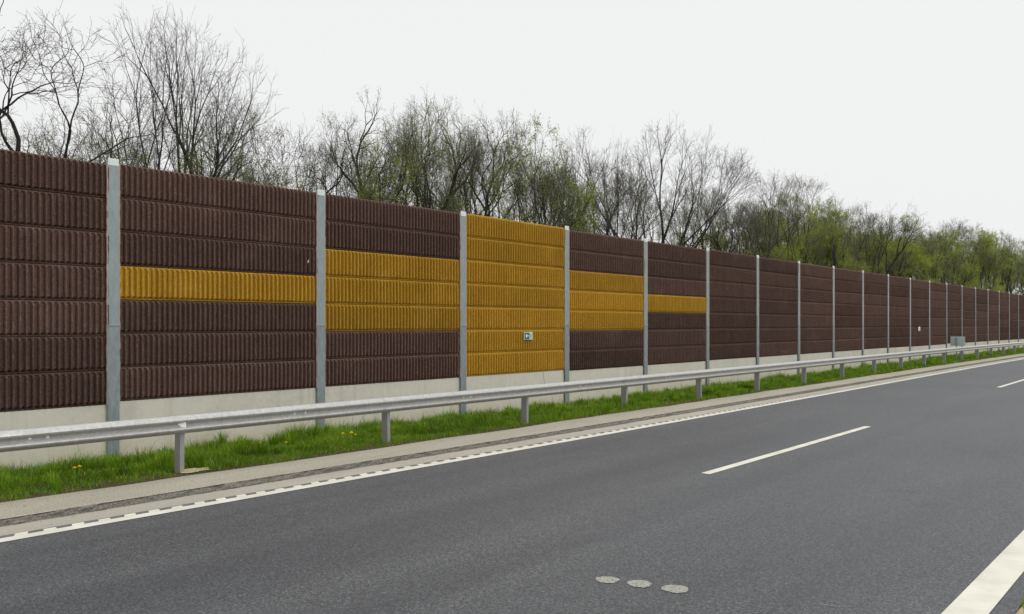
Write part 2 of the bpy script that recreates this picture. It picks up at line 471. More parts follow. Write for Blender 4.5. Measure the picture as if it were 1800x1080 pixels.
OCHRE = {0: {3}, 1: {2, 3, 4}, 2: set(range(7)), 3: {2, 3, 4}, 4: {3}}
for k in range(-1, NB):
    xc = PX0 + STEP * (k + .5)
    e = empty('barrier_bay', (xc, YW + .058, 0))
    tag(e, bay_label(k), 'barrier bay', 'bays of the noise barrier')
    off = -.04 if k == -1 else random.uniform(-.022, .018)
    link('plinth', PLINTH, e, (0, -.012, off))
    for r_ in range(7):
        z = .80 + .4905 * (6 - r_) + off
        o = link('absorber_panel', PANEL, e, (random.uniform(-.006, .006), random.uniform(-.003, .003), z))
        oc = r_ in OCHRE.get(k, ())
        o.material_slots[0].link = 'OBJECT'; o.material_slots[0].material = M_OCHRE if oc else M_BROWN
        o.rotation_euler = (random.uniform(-.008, .008), random.uniform(-.0012, .0012), 0)
        if oc and k != 2: o['label'] = 'ochre panel'
    if k < 12:
        for s in (-1, 1): link('joint_seal', SEAL, e, (s * (STEP / 2 - .083), -.045, off))
    if k == 0:
        c = MB(); c.box(-.012, .012, -.006, 0, 0, .035, c=.004)
        c.box(-.004, .018, -.005, 0, .035, .055, c=.003)
        link('paint_chip', c.build('paint_chip', [M_CHIP]), e, (1.55, -.047, 2.97))
    if k == 2:
        c = MB()
        for i in range(7):
            dx = .012 * i + .01 * math.sin(i * 2.1); c.box(dx - .003, dx + .004, -.0145, -.008, .79 - .045 * (i + 1), .79 - .045 * i + .004)
        link('hairline_crack', c.build('hairline_crack', [M_CRACK]), e, (.92, 0, off))

# steel posts: H section, paler upper length spliced on a wider lower length, bright cap
def hsec(w, d, tf, tw, z0, z1, mi=0):
    m = MB()
    m.box(-w / 2, w / 2, 0, tf, z0, z1, c=.003)
    m.box(-w / 2, w / 2, d - tf, d, z0, z1)
    m.box(-tw / 2, tw / 2, tf - .001, d - tf + .001, z0, z1)
    return m
UP = hsec(.150, .20, .014, .012, 1.885, 4.17).build('upper_length', [M_POST_UP])
m = hsec(.168, .212, .016, .014, -.5, 1.88)
m.box(-.087, .087, -.006, .012, 1.876, 1.892, c=.002)
LOW = m.build('lower_length', [M_POST_LOW])
m = MB(); m.box(-.077, .077, 0, .018, 4.172, 4.272, c=.003); m.box(-.007, .007, .018, .06, 4.172, 4.268)
CAP = m.build('post_cap', [M_CAP])
def post_label(k):
    t = {0: 'galvanised steel post nearest the camera, between all-brown bay and single stripe',
         1: 'galvanised steel post between nearest single stripe and the near three-row ochre bay',
         2: 'galvanised steel post at the near edge of the all-ochre bay',
         3: 'galvanised steel post at the far edge of the all-ochre bay',
         4: 'galvanised steel post between the far three-row ochre bay and last single stripe',
         5: 'galvanised steel post where the last ochre stripe ends'}
    return t.get(k) or f'galvanised steel post, {ordw[k-5]} past the one where the last ochre stripe ends'
for k in range(0, NB + 1):
    e = empty('barrier_post', (PX0 + STEP * k, YW, random.uniform(-.012, .012)))
    tag(e, post_label(k), 'steel post', 'steel posts of the noise barrier')
    link('upper_length', UP, e, (0, .006, 0)); link('lower_length', LOW, e); link('post_cap', CAP, e, (0, .003, 0))

# ------------------------------------------------------------------ guard rail
GY, GZ = 9.905, .667
GP0, GST = 5.475, 3.405
prof = [(.002, .113), (.022, .111), (.040, .100), (.072, .072), (.080, .056), (.074, .041), (.028, .014), (.022, 0), (.028, -.014), (.074, -.041),
        (.080, -.056), (.072, -.072), (.040, -.100), (.022, -.111), (.002, -.113)]
def beam(xa, xb):
    xs = [xa, xa + .34, xa + .345] + list(np.linspace(xa + .6, xb, 8))
    m = MB(); n = len(prof)
    vs = []
    for i, x in enumerate(xs):
        o = .007 if i < 2 else 0
        for sgn in (0, .004):
            for d, z in prof: vs.append((x, -(d + o - sgn), z + float(gz(x, 10)) + (.0 if sgn == 0 else -.0)))
    fs = []
    for i in range(len(xs) - 1):
        a = i * 2 * n; b = (i + 1) * 2 * n
        for j in range(n - 1):
            fs.append((a + j, b + j, b + j + 1, a + j + 1))
            fs.append((a + n + j, a + n + j + 1, b + n + j + 1, b + n + j))
    m.add(vs, fs, 0, False)
    fs = [(j, j + 1, n + j + 1, n + j) for j in range(n - 1)]
    m.add(vs[:2 * n], fs, 0)
    # splice bolts, post bolt and the bright pairs at mid span
    zz = lambda x: float(gz(x, 10))
    for dx in (.08, .26):
        for dz in (.045, -.03): m.dome((xa + dx, -.066 if abs(dz) > .04 else -.05, dz + zz(xa)), (0, -1, 0), .014, .011, 6, 0)
    for x in (xa + GST / 2 + .1, xa + GST / 2 + .28, xa + GST * 1.5 + .1, xa + GST * 1.5 + .28):
        m.dome((x, -.021, .004 + zz(x)), (0, -1, .25), .019, .016, 8, 1)
    m.dome((xa + GST + .16, -.021, .004 + zz(xa + GST)), (0, -1, 0), .015, .014, 8, 1)
    me = m.build('rail_beam', [M_RAIL, M_BOLT])
    return me
gr = empty('guard_rail', (GP0, GY, 0))
tag(gr, 'galvanised steel guard rail on short posts running along the grass verge', 'guard rail')
for i in range(-2, 14):
    xa = GP0 + GST * (1 + 2 * i) - .16
    me = beam(xa - GP0, xa - GP0 + 2 * GST + .002)
    # heights follow the verge
    for v in me.vertices: v.co.z += float(gz(v.co.x + GP0, 10) - gz(v.co.x, 10))
    link('rail_beam', me, gr, (0, 0, GZ))
m = MB()
w, d, t = .058, .13, .005
m.box(-w / 2, -w / 2 + t, 0, d, 0, .70)          # web facing back along the road
m.box(-w / 2 + t, w / 2, 0, t, 0, .70)           # flange behind the rail
m.box(-w / 2 + t, w / 2, d - t, d, 0, .70)
m.box(w / 2 - t, w / 2, t, .018, 0, .70); m.box(w / 2 - t, w / 2, d - .018, d - t, 0, .70)
RP = m.build('rail_post', [M_RPOST])
for i in range(-2, 27):
    x = GP0 + GST * i
    o = link('rail_post', RP, gr, (GST * i, .006, .0 + float(gz(x, 10))))
    o.rotation_euler = (random.uniform(-.012, .012), random.uniform(-.012, .012), 0)
# reflector: small white folded triangle in the valley of the rail at the near post
m = MB()
m.add([(-.05, -.022, 0), (.045, -.055, .082), (.045, -.070, -.060), (.050, -.022, .078), (.050, -.022, -.062)],
      [(0, 2, 1), (1, 2, 4, 3)], 0)
m.add([(-.054, -.020, 0), (.05, -.020, .09), (.05, -.020, -.07)], [(0, 2, 1)], 1)
link('reflector', m.build('reflector', [M_REFL, M_DARK]), gr, (-.03, 0, GZ + .005))

# ------------------------------------------------------------------ signs
sg = empty('escape_sign', (15.115, YW - .022, 1.645))
tag(sg, 'small escape route sign with white arrow on green, fixed to the all-ochre bay', 'sign')
m = MB(); m.box(-.155, .155, -.006, .004, -.088, .088, c=.002); link('sign_plate', m.build('sign_plate', [M_GREYSIGN]), sg)
m = MB(); m.box(-.143, .143, -.008, -.0055, -.077, .077); link('sign_face', m.build('sign_face', [M_PALEGREEN]), sg)
m = MB(); m.box(-.136, .034, -.0105, -.0075, -.073, .073); gf = link('green_field', m.build('green_field', [M_GREEN]), sg)
m = MB()
m.box(-.080, .004, -.0135, -.0098, -.011, .011)
for sg_ in (-1, 1):
    P = [(-.110, 0), (-.066, .044 * sg_), (-.040, .044 * sg_), (-.084, 0)]
    vs = [(x, -.0130, z) for x, z in P] + [(x, -.0099, z) for x, z in P]
    m.add(vs, [(0, 1, 2, 3), (0, 4, 5, 1), (1, 5, 6, 2), (2, 6, 7, 3), (3, 7, 4, 0)])
link('arrow', m.build('arrow', [M_WHITE]), gf)
m = MB()
m.box(.100, .108, -.0105, -.0075, -.062, .064)                       # door edge of the pictogram
m.dome((.068, -.008, .040), (0, -1, 0), .012, .004, 10)
m.box(.058, .076, -.0105, -.0075, -.012, .026); m.box(.050, .060, -.0103, -.0075, -.050, -.014); m.box(.072, .082, -.0103, -.0075, -.044, -.013)
m.box(.042, .058, -.0101, -.0075, .008, .017); m.box(.076, .090, -.0101, -.0075, .012, .021)
link('pictogram', m.build('pictogram', [M_MARK]), sg)
sg = empty('number_plate', (47.33, YW - .022, 1.68))
tag(sg, 'tiny pale plate on a far brown panel above the sign back', 'plate')
m = MB(); m.box(-.17, .17, -.008, .003, -.11, .11, c=.003); link('sign_plate', m.build('sign_plate', [M_WHITE]), sg)
m = MB(); m.box(-.10, .10, -.0105, -.0075, -.012, .012); m.box(-.12, .12, -.0105, -.0075, -.09, -.055); link('dark_mark', m.build('dark_mark', [M_DARK]), sg)
# back of a square road sign on a pole at the guard rail
sb = empty('road_sign', (46.2, 10.14, 0), R(4))
tag(sb, 'grey back of a square road sign standing behind the guard rail', 'sign')
m = MB(); m.box(-.012, .0, -.34, .30, .86, 1.315, c=.004); m.box(-.03, -.0125, -.33, .29, .96, .985); m.box(-.03, -.0125, -.33, .29, 1.19, 1.215)
link('sign_plate', m.build('sign_plate', [M_SIGNBACK]), sb)
m = MB(); m.cyl((-.062, .03, -.1), (-.062, .03, 1.28), .030, n=12); link('pole', m.build('pole', [M_POST_LOW]), sb)

# ------------------------------------------------------------------ grass and flowers
def blades(name, n, xr, yr, hr, wr, seed, zf, dens=None, ymask=None):
    r = np.random.default_rng(seed)
    x = r.uniform(*xr, n); y = yr[0] + (yr[1] - yr[0]) * r.random(n)
    keep = np.ones(n, bool)
    if ymask is not None: keep &= ymask(x, y, r)
    x = x[keep]; y = y[keep]; n = len(x)
    z = zf(x, y)
    cl = vnoise(x * 2.2, y * 2.6, seed + 1); cl2 = vnoise(x * .7, y * .9, seed + 2)
    h = r.uniform(*hr, n) * (.30 + 1.25 * cl ** 1.4) * (.70 + .6 * cl2) * np.clip(.55 + .32 * (y - yr[0]), .5, 1.25)
    tall = r.random(n) < .02; h = np.where(tall, h * 1.7, h)
    w = r.uniform(*wr, n)
    az = r.uniform(0, 2 * np.pi, n); bend = r.uniform(.15, .95, n) * h
    fa = az + np.pi / 2 + r.normal(0, .5, n)
    sx, sy = np.cos(fa) * w / 2, np.sin(fa) * w / 2
    V = np.zeros((n, 5, 3))
    V[:, 0] = np.stack([x - sx, y - sy, z], -1); V[:, 1] = np.stack([x + sx, y + sy, z], -1)
    mx, my = x + np.cos(az) * bend * .35, y + np.sin(az) * bend * .35
    V[:, 2] = np.stack([mx + sx * .8, my + sy * .8, z + h * .6], -1); V[:, 3] = np.stack([mx - sx * .8, my - sy * .8, z + h * .6], -1)
    V[:, 4] = np.stack([x + np.cos(az) * bend, y + np.sin(az) * bend, z + h * np.where(bend > .75 * h, .85, 1)], -1)
    tint = np.clip(-.08 + .42 * vnoise(x * 1.3, y * 1.7, seed + 5) + .38 * vnoise(x * 5, y * 6, seed + 6) + r.normal(0, .16, n) + .18 * cl, 0, .92)
    tint = np.where(r.random(n) < .09, r.uniform(.92, 1, n), tint)
    i = np.arange(n)[:, None] * 5
    return V.reshape(-1, 3), i + np.array([0, 1, 2, 3]), i + np.array([3, 2, 4]), np.repeat(tint, 5)

def verge_z(x, y):
    return np.interp(y, [9.45, 9.62, 9.95, 10.7, 11.5, 12.5], [.0, .060, .066, .05, -.03, -.10]) + gz(x, y)
def verge_mask(x, y, r):
    edge = 9.66 + (vnoise(x * 1.6, x * 0, 4) - .5) * .14 + (vnoise(x * 6, x * 0, 8) - .5) * .07
    bare = ((x - 5.62) / .24) ** 2 + ((y - 9.93) / .17) ** 2 < 1
    d = np.clip((y - edge) / .35, 0, 1)
    return (y > edge) & ~bare & (r.random(len(x)) < .35 + .65 * d) & (vnoise(x * 3.1, y * 3.7, 12) > .10) & (vnoise(x * 9, y * 10, 13) > .24)
def tufts(n, xr, yr, hr, seed, per=60):
    r = np.random.default_rng(seed)
    cx = r.uniform(*xr, n); cy = r.uniform(*yr, n)
    out = []
    for a, b in zip(cx, cy):
        hh = r.uniform(*hr); m = int(per * r.uniform(.6, 1.4))
        az = r.uniform(0, 2 * np.pi, m); rad = r.random(m) * .05
        x = a + np.cos(az) * rad; y = b + np.sin(az) * rad; z = verge_z(x, y)
        h = hh * r.uniform(.5, 1.1, m); sp = h * r.uniform(.15, .9, m); w = r.uniform(.004, .008, m) * (1 + a / 20)
        fa = az + np.pi / 2; sx, sy = np.cos(fa) * w / 2, np.sin(fa) * w / 2
        V = np.zeros((m, 5, 3))
        V[:, 0] = np.stack([x - sx, y - sy, z], -1); V[:, 1] = np.stack([x + sx, y + sy, z], -1)
        mx, my = x + np.cos(az) * sp * .4, y + np.sin(az) * sp * .4
        V[:, 2] = np.stack([mx + sx * .8, my + sy * .8, z + h * .65], -1); V[:, 3] = np.stack([mx - sx * .8, my - sy * .8, z + h * .65], -1)
        V[:, 4] = np.stack([x + np.cos(az) * sp, y + np.sin(az) * sp, z + h * (1 - .35 * (sp / h))], -1)
        i = np.arange(m)[:, None] * 5
        out.append((V.reshape(-1, 3), i + np.array([0, 1, 2, 3]), i + np.array([3, 2, 4]), np.repeat(np.clip(r.uniform(.2, .85) + r.normal(0, .1, m), 0, .93), 5)))
    return out
def combine(parts, name, mat, kind='stuff'):
    Vs, Qs, Ts, A = [], [], [], []; b = 0
    for V, q, t, a in parts:
        Vs.append(V); Qs.append(q + b); Ts.append(t + b); A.append(a); b += len(V)
    me = mesh_np(name, np.concatenate(Vs), np.concatenate(Qs), np.concatenate(Ts), [mat])
    at = me.attributes.new('tint', 'FLOAT', 'POINT'); at.data.foreach_set('value', np.concatenate(A).astype(np.float32))
    o = link(name, me); o['kind'] = kind
    return o
tag(combine([blades('g', 120000, (1.5, 14), (9.58, 12.22), (.06, .17), (.004, .008), 21, verge_z, ymask=verge_mask),
             blades('g', 80000, (14, 32), (9.58, 12.22), (.06, .18), (.006, .012), 22, verge_z, ymask=verge_mask),
             blades('g', 50000, (32, 62), (9.58, 12.22), (.07, .20), (.012, .022), 23, verge_z, ymask=verge_mask),
             blades('g', 24000, (62, 120), (9.58, 12.22), (.08, .20), (.025, .045), 24, verge_z, ymask=verge_mask),
             blades('g', 420, (2, 30), (11.5, 12.2), (.28, .50), (.004, .008), 25, verge_z),
             *tufts(130, (2, 24), (9.8, 12.1), (.14, .30), 41), *tufts(90, (24, 60), (9.9, 12.1), (.14, .30), 42, 40), *tufts(8, (7.2, 9.2), (10.8, 12.0), (.26, .38), 43, 90),
             blades('g', 1400, (9.6, 13), (11.2, 12.2), (.16, .30), (.005, .009), 27, verge_z)],
            'verge_grass', M_GRASS), 'fresh green grass on the verge below the barrier', 'grass')
def med_mask(x, y, r): return vnoise(x * 2.3, y * 3, 31) > .42
tag(combine([blades('g', 9000, (5.5, 12), (.0, 1.02), (.03, .09), (.004, .007), 26, lambda x, y: gz(x, y) - .01, ymask=med_mask),
             blades('g', 420, (6.62, 7.5), (.93, 1.07), (.05, .12), (.003, .006), 28, lambda x, y: gz(x, y) - .01)],
            'median_grass', M_GRASS), 'dry grass tufts on the median edge beside the solid white line', 'grass')

def dandelion_mesh():
    m = MB(); m.cyl((0, 0, 0), (.006, .004, .13), .0026, .002, 6); st = m.build('stem', [M_STEM])
    m = MB(); n = 14
    for ring, (r0, z) in enumerate(((.024, .128), (.016, .136), (.008, .141))):
        for i in range(n):
            t = 2 * math.pi * (i + .5 * ring) / n; c, s_ = math.cos(t), math.sin(t); wv = .0042
            m.add([(.006 - s_ * .001, .004 + c * .001, z - .004), (.006 + c * r0 - s_ * wv, .004 + s_ * r0 + c * wv, z + .004), (.006 + c * r0 * 1.1, .004 + s_ * r0 * 1.1, z + .003), (.006 + c * r0 + s_ * wv, .004 + s_ * r0 - c * wv, z + .004)], [(0, 1, 2, 3)])
    m.dome((.006, .004, .13), (0, 0, 1), .010, .008, 8)
    return st, m.build('flower_head', [M_YELLOW])
DST, DFL = dandelion_mesh()
DL = [(8.55, 10.62, 'dandelion in the clump of six, topmost flower'), (8.62, 10.50, 'dandelion in the clump of six'), (8.66, 10.56, 'dandelion in the clump of six'),
      (8.70, 10.60, 'dandelion in the clump of six'), (8.60, 10.66, 'dandelion in the clump of six'), (8.64, 10.42, 'dandelion in the clump of six'),
      (7.42, 10.52, 'lone yellow dandelion left of the clump of six'),
      (4.48, 10.60, 'yellow dandelion of the pair in the grass nearest the camera, left one'), (4.53, 10.60, 'yellow dandelion of the pair in the grass nearest the camera, right one'),
      (7.30, 10.98, 'yellow dandelion near the wall left of the second barrier post'),
      (20.3, 10.2, 'small yellow flower by the rail post before the far single stripe')]
for x, y, lb in DL:
    e = empty('dandelion', (x, y, float(verge_z(x, y))), random.uniform(0, 6)); e.scale = [random.uniform(.95, 1.25)] * 3
    if 'clump of six' in lb and 'lone' not in lb: lb = 'yellow dandelion in the clump of six between the first two rail posts'
    tag(e, lb, 'flower', 'dandelions in the verge grass')
    link('stem', DST, e); link('flower_head', DFL, e)

# ------------------------------------------------------------------ trees
def tubes(branches):
    """branches: list of (pts (n,3), radii (n,), sides) -> V, Q"""
    groups = {}
    for p, r, s in branches: groups.setdefault((len(p), s), []).append((p, r))
    Vs, Qs = [], []; base = 0
    for (n, s), lst in groups.items():
        P = np.array([a for a, _ in lst]); Rr = np.array([b for _, b in lst])
        T = np.gradient(P, axis=1); T /= np.linalg.norm(T, axis=2, keepdims=True) + 1e-9
        ref = np.where(np.abs(T[..., 2:3]) < .9, np.array([0, 0, 1.]), np.array([1., 0, 0]))
        A = np.cross(T, ref); A /= np.linalg.norm(A, axis=2, keepdims=True) + 1e-9
        B = np.cross(T, A)
        th = np.arange(s) / s * 2 * np.pi
        V = P[:, :, None] + (A[:, :, None] * np.cos(th)[None, None, :, None] + B[:, :, None] * np.sin(th)[None, None, :, None]) * Rr[:, :, None, None]
        m = len(lst)
        idx = np.arange(m * n * s).reshape(m, n, s)
        a = idx[:, :-1]; b = np.roll(a, -1, 2); c = idx[:, 1:]; d = np.roll(c, -1, 2)
        Qs.append(np.stack([a, b, d, c], -1).reshape(-1, 4) + base); Vs.append(V.reshape(-1, 3)); base += m * n * s
    return np.concatenate(Vs), np.concatenate(Qs)

def grow(seed, H=12., fork=.42, lean=0., r0=.13, limbs=4, limb_ang=30, depth=6, fang=26, dec=.80, wig=.07, trop=.06, lat=2, twl=.7,
         leaf=0, leafsize=.05, leafmat=1, budp=0, twig_r=.0058, multi=1, leaf_lo=0., third=.16):
    """trunk that divides into limbs, each forking again and again into a spray of twigs"""
    r = np.random.default_rng(seed)
    up = np.array([0, 0, 1.])
    wood, fine, tips = [], [], []
    def walk(p, d, L, ra, rb, n, w, tr):
        pts = [p]; ds = [d]
        for i in range(n):
            d = d + r.normal(0, w, 3) + up * tr; d = d / np.linalg.norm(d)
            p = p + d * L / n; pts.append(p); ds.append(d)
        return np.array(pts), ds, ra + (rb - ra) * np.linspace(0, 1, n + 1)
    def rot(d, a, q=None):
        q = r.normal(0, 1, 3) if q is None else q
        q = q - q.dot(d) * d; q = q / np.linalg.norm(q)
        return d * math.cos(a) + q * math.sin(a)
    def twig(p, d, L, lvl):
        pts, ds, rad = walk(p, d, L, twig_r * (1. if lvl == 0 else .75), twig_r * .5, 3, wig * 1.6, trop * .8)
        fine.append((pts, rad, 3)); tips.append(pts)
        if lvl < 1:
            for i in range(int(r.integers(1, 4))):
                t = r.uniform(.25, 1) * 3; j = min(int(t), 2); q = pts[j] + (pts[j + 1] - pts[j]) * (t - j)
                twig(q, rot(ds[j], R(r.uniform(25, 60))), L * r.uniform(.35, .7), lvl + 1)
    def rec(p, d, L, ra, k):
        rb = max(ra * .78, twig_r)
        n = 5 if k < 3 else 4
        pts, ds, rad = walk(p, d, L, ra, rb, n, wig * (1 + .12 * k), trop)
        (wood if ra > .013 else fine).append((pts, rad, 6 if ra > .05 else (4 if ra > .013 else 3)))
        nl = 0 if k < 2 else int(lat * .26 + r.random())
        for i in range(nl):
            t = r.uniform(.1, .95) * n; j = min(int(t), n - 1); q = pts[j] + (pts[j + 1] - pts[j]) * (t - j)
            twig(q, rot(ds[j], R(r.uniform(30, 70))), twl * r.uniform(.5, 1.3), 0)
        if k >= depth or L < .28:
            for i in range(2): twig(pts[-1], rot(ds[-1], R(r.uniform(5, 40))), twl * r.uniform(.5, 1.1), 0)
            return
        q = r.normal(0, 1, 3)
        a = R(fang) * r.uniform(.6, 1.3)
        w1 = r.uniform(.3, .5)
        rec(pts[-1], rot(ds[-1], a * w1, q), L * dec * r.uniform(.85, 1.15), rb * r.uniform(.80, .95), k + 1)
        rec(pts[-1], rot(ds[-1], a * (1.5 - w1), -q), L * dec * r.uniform(.7, 1.1), rb * r.uniform(.55, .8), k + 1)
        if r.random() < third:
            j = int(r.integers(1, n)); rec(pts[j], rot(ds[j], R(fang) * r.uniform(1., 1.8)), L * dec * r.uniform(.55, .9), rb * .5, k + 1 + (k > 2))
    tot = sum(dec ** i for i in range(depth + 1))
    for mst in range(multi):
        a0 = r.uniform(0, 6.28) + mst * 6.28 / multi
        o = np.array([math.cos(a0), math.sin(a0), 0])
        base = o * (0. if multi == 1 else .3)
        d = up + np.array([lean, 0, 0]) + (0 if multi == 1 else .13) * o
        d = d / np.linalg.norm(d)
        pts, ds, rad = walk(base, d, H * fork * r.uniform(.92, 1.08), r0 * 1.25, r0 * .95, 9, wig * .55, .03)
        rad[0] *= 1.3
        wood.append((pts, rad, 8))
        ph = r.uniform(0, 6.28)
        for i in range(limbs):
            j = 9 if i < 2 else int(r.integers(5, 10))
            dd = ds[j]; e1 = np.cross(dd, np.array([1., .01, .02])); e1 /= np.linalg.norm(e1); e2 = np.cross(dd, e1)
            phi = ph + 2.5 * i + r.uniform(-.4, .4)
            al = R(limb_ang) * (r.uniform(.3, .6) if i == 0 else r.uniform(.7, 1.25))
            nd = dd * math.cos(al) + (e1 * math.cos(phi) + e2 * math.sin(phi)) * math.sin(al)
            rec(pts[j], nd, H * (1 - fork) / tot * 1.12 * (1 if i == 0 else r.uniform(.75, 1.05)), rad[j] * (.85 if i == 0 else r.uniform(.5, .75)), 0)
    tp = np.array(tips)
    sc = H / tp[:, :, 2].max()
    wood = [(p * sc, q, n) for p, q, n in wood]; fine = [(p * sc, q, n) for p, q, n in fine]; tp = tp * sc
    Vw, Qw = tubes(wood); Vf, Qf = tubes(fine)
    mw = mesh_np('trunk', Vw, Qw, None, [M_BARK], smooth=True)
    tint = np.zeros(len(Vf)); mi = np.zeros(len(Qf), int)
    def quads(pts, size, rr):
        n = len(pts)
        a = rr.normal(0, 1, (n, 3)); a /= np.linalg.norm(a, axis=1, keepdims=True)
        b = rr.normal(0, 1, (n, 3)); b -= (a * b).sum(1, keepdims=True) * a; b /= np.linalg.norm(b, axis=1, keepdims=True)
        s = size * rr.uniform(.6, 1.3, (n, 1))
        V = np.stack([pts - a * s * .5, pts + b * s * .32, pts + a * s * .5, pts - b * s * .32], 1).reshape(-1, 3)
        Q = np.arange(n * 4).reshape(-1, 4)
        tn = np.clip(.5 + .25 * rr.normal(0, 1, n) + .3 * (vnoise(pts[:, 0] * .8 + seed, pts[:, 2] * .8) - .5) * 2, 0, 1)
        return V, Q, np.repeat(tn, 4)
    for cnt, size, m_i in ((leaf, leafsize, 1), (budp, .032, 2)):
        if cnt <= 0: continue
        # leaves come in clumps: some sprays are further out than others
        cl = vnoise(tp[:, 0, 0] * .9 + seed * 3.1, tp[:, 0, 2] * .9 + tp[:, 0, 1] * .7, seed) if m_i == 1 else np.full(len(tp), .5)
        hz = tp[:, 0, 2] / H
        w = np.clip((cl - .25) * 2.4, 0.15, 1.4) * (1 if m_i == 2 else np.clip(1.35 - leaf_lo * hz, .10, 1.5))
        w = w / w.sum()
        pick = r.choice(len(tp), cnt, p=w); seg = r.random(cnt) * 2.999; j = seg.astype(int); f = (seg - j)[:, None]
        pts = tp[pick, j] * (1 - f) + tp[pick, np.minimum(j + 1, 3)] * f + r.normal(0, .07 if m_i == 1 else .006, (cnt, 3))
        V, Q, tn = quads(pts, size, r)
        Qf = np.concatenate([Qf, Q + len(Vf)]); Vf = np.concatenate([Vf, V]); tint = np.concatenate([tint, tn]); mi = np.concatenate([mi, np.full(len(Q), m_i)])
    mc = mesh_np('crown', Vf, Qf, None, [M_TWIG, M_LEAF if leafmat == 1 else M_LEAF2, M_BUD], mi)
    at = mc.attributes.new('tint', 'FLOAT', 'POINT'); at.data.foreach_set('value', tint.astype(np.float32))
    return mw, mc, H

PROTO = {
 # tall, bare, upright limbs ending in fine sprays
 'vase1': grow(14, 12, .44, -.03, .125, 3, 20, 5, 23, .84, .035, .02, 1.6, .95, budp=900),
 'vase2': grow(15, 12, .40, -.08, .125, 3, 26, 5, 25, .84, .035, .03, 1.6, .95, budp=900),
 'vase3': grow(16, 12, .56, .02, .125, 3, 34, 5, 27, .84, .035, .03, 1.6, .9, budp=800),
 # crooked, dark
 'gnarl1': grow(21, 12, .38, .0, .20, 4, 46, 6, 36, .80, .12, .04, 2, .75, leaf=500, leafsize=.045, budp=800),
 'gnarl2': grow(22, 12, .44, .10, .20, 3, 38, 6, 34, .80, .12, .06, 2, .75, leaf=5000, leafsize=.046, leaf_lo=.9),
 'gnarl3': grow(23, 12, .44, -.10, .21, 4, 34, 6, 32, .80, .11, .06, 2, .75, leaf=13000, leafsize=.048, leaf_lo=.7),
 'gnarl4': grow(24, 12, .42, .04, .20, 4, 32, 6, 30, .80, .10, .07, 2, .7, leaf=8000, leafsize=.046, leaf_lo=1.0),
 # budding yellow green, several stems
 'bud1': grow(31, 11, .36, .0, .09, 3, 22, 5, 27, .82, .08, .07, 2, .7, leaf=26000, leafsize=.055, multi=3, leaf_lo=.3),
 'bud2': grow(32, 11, .40, .04, .10, 3, 26, 6, 27, .80, .08, .07, 1.6, .65, leaf=17000, leafsize=.052, multi=2, leaf_lo=.7),
 # wide fan
 'fan': grow(41, 12, .34, .0, .15, 6, 44, 6, 19, .82, .035, .03, 1.8, .7, budp=900, third=.10),
 # slender woodland trees
 'slim1': grow(51, 12, .52, .02, .095, 3, 22, 6, 26, .78, .08, .07, 1.2, .55, leaf=2500, leafsize=.05, leaf_lo=1.15, budp=500),
 'slim2': grow(52, 12, .46, -.03, .095, 3, 24, 6, 28, .78, .09, .07, 1.2, .55, leaf=900, leafsize=.05, leaf_lo=1.15, budp=700),
 # leafier
 'leafy1': grow(61, 11, .36, .0, .11, 4, 28, 6, 30, .80, .09, .06, 1.4, .65, leaf=42000, leafsize=.062, leafmat=2, leaf_lo=.6),
 'leafy2': grow(62, 11, .34, .03, .10, 3, 26, 6, 28, .80, .09, .07, 1.4, .65, leaf=36000, leafsize=.06, leafmat=2, leaf_lo=.8, multi=2),
 # low thicket
 'bush1': grow(71, 7.5, .16, .0, .045, 3, 32, 5, 32, .80, .11, .05, 1.6, .55, leaf=9000, leafsize=.055, multi=4, twig_r=.0048),
 'bush2': grow(72, 7.5, .18, .03, .045, 3, 32, 5, 32, .80, .11, .05, 1.6, .55, leaf=900, leafsize=.05, multi=4, budp=600, twig_r=.0048),
}
for k in ('gnarl2', 'gnarl3', 'gnarl4', 'bud1', 'leafy1', 'leafy2', 'slim1'):
    PROTO[k][0].materials[0] = M_BARKG
DESC = {'vase': 'tall bare tree', 'gnarl': 'dark crooked tree', 'bud': 'yellow-green budding tree', 'fan': 'broad fan-shaped bare tree',
        'slim': 'slender tree', 'leafy': 'green leafy tree', 'bush': 'twiggy thicket shrub'}
CAM = (0.0, 0.0, 1.9)
TH = R(39.94)
def bay_of(x, y):
    return int(math.floor((x / y * YW - PX0) / STEP))
TREES = []
def tree(proto, x, y, h, rz, row, sx=1.0):
    TREES.append((proto, x, y, h, rz, row, sx))

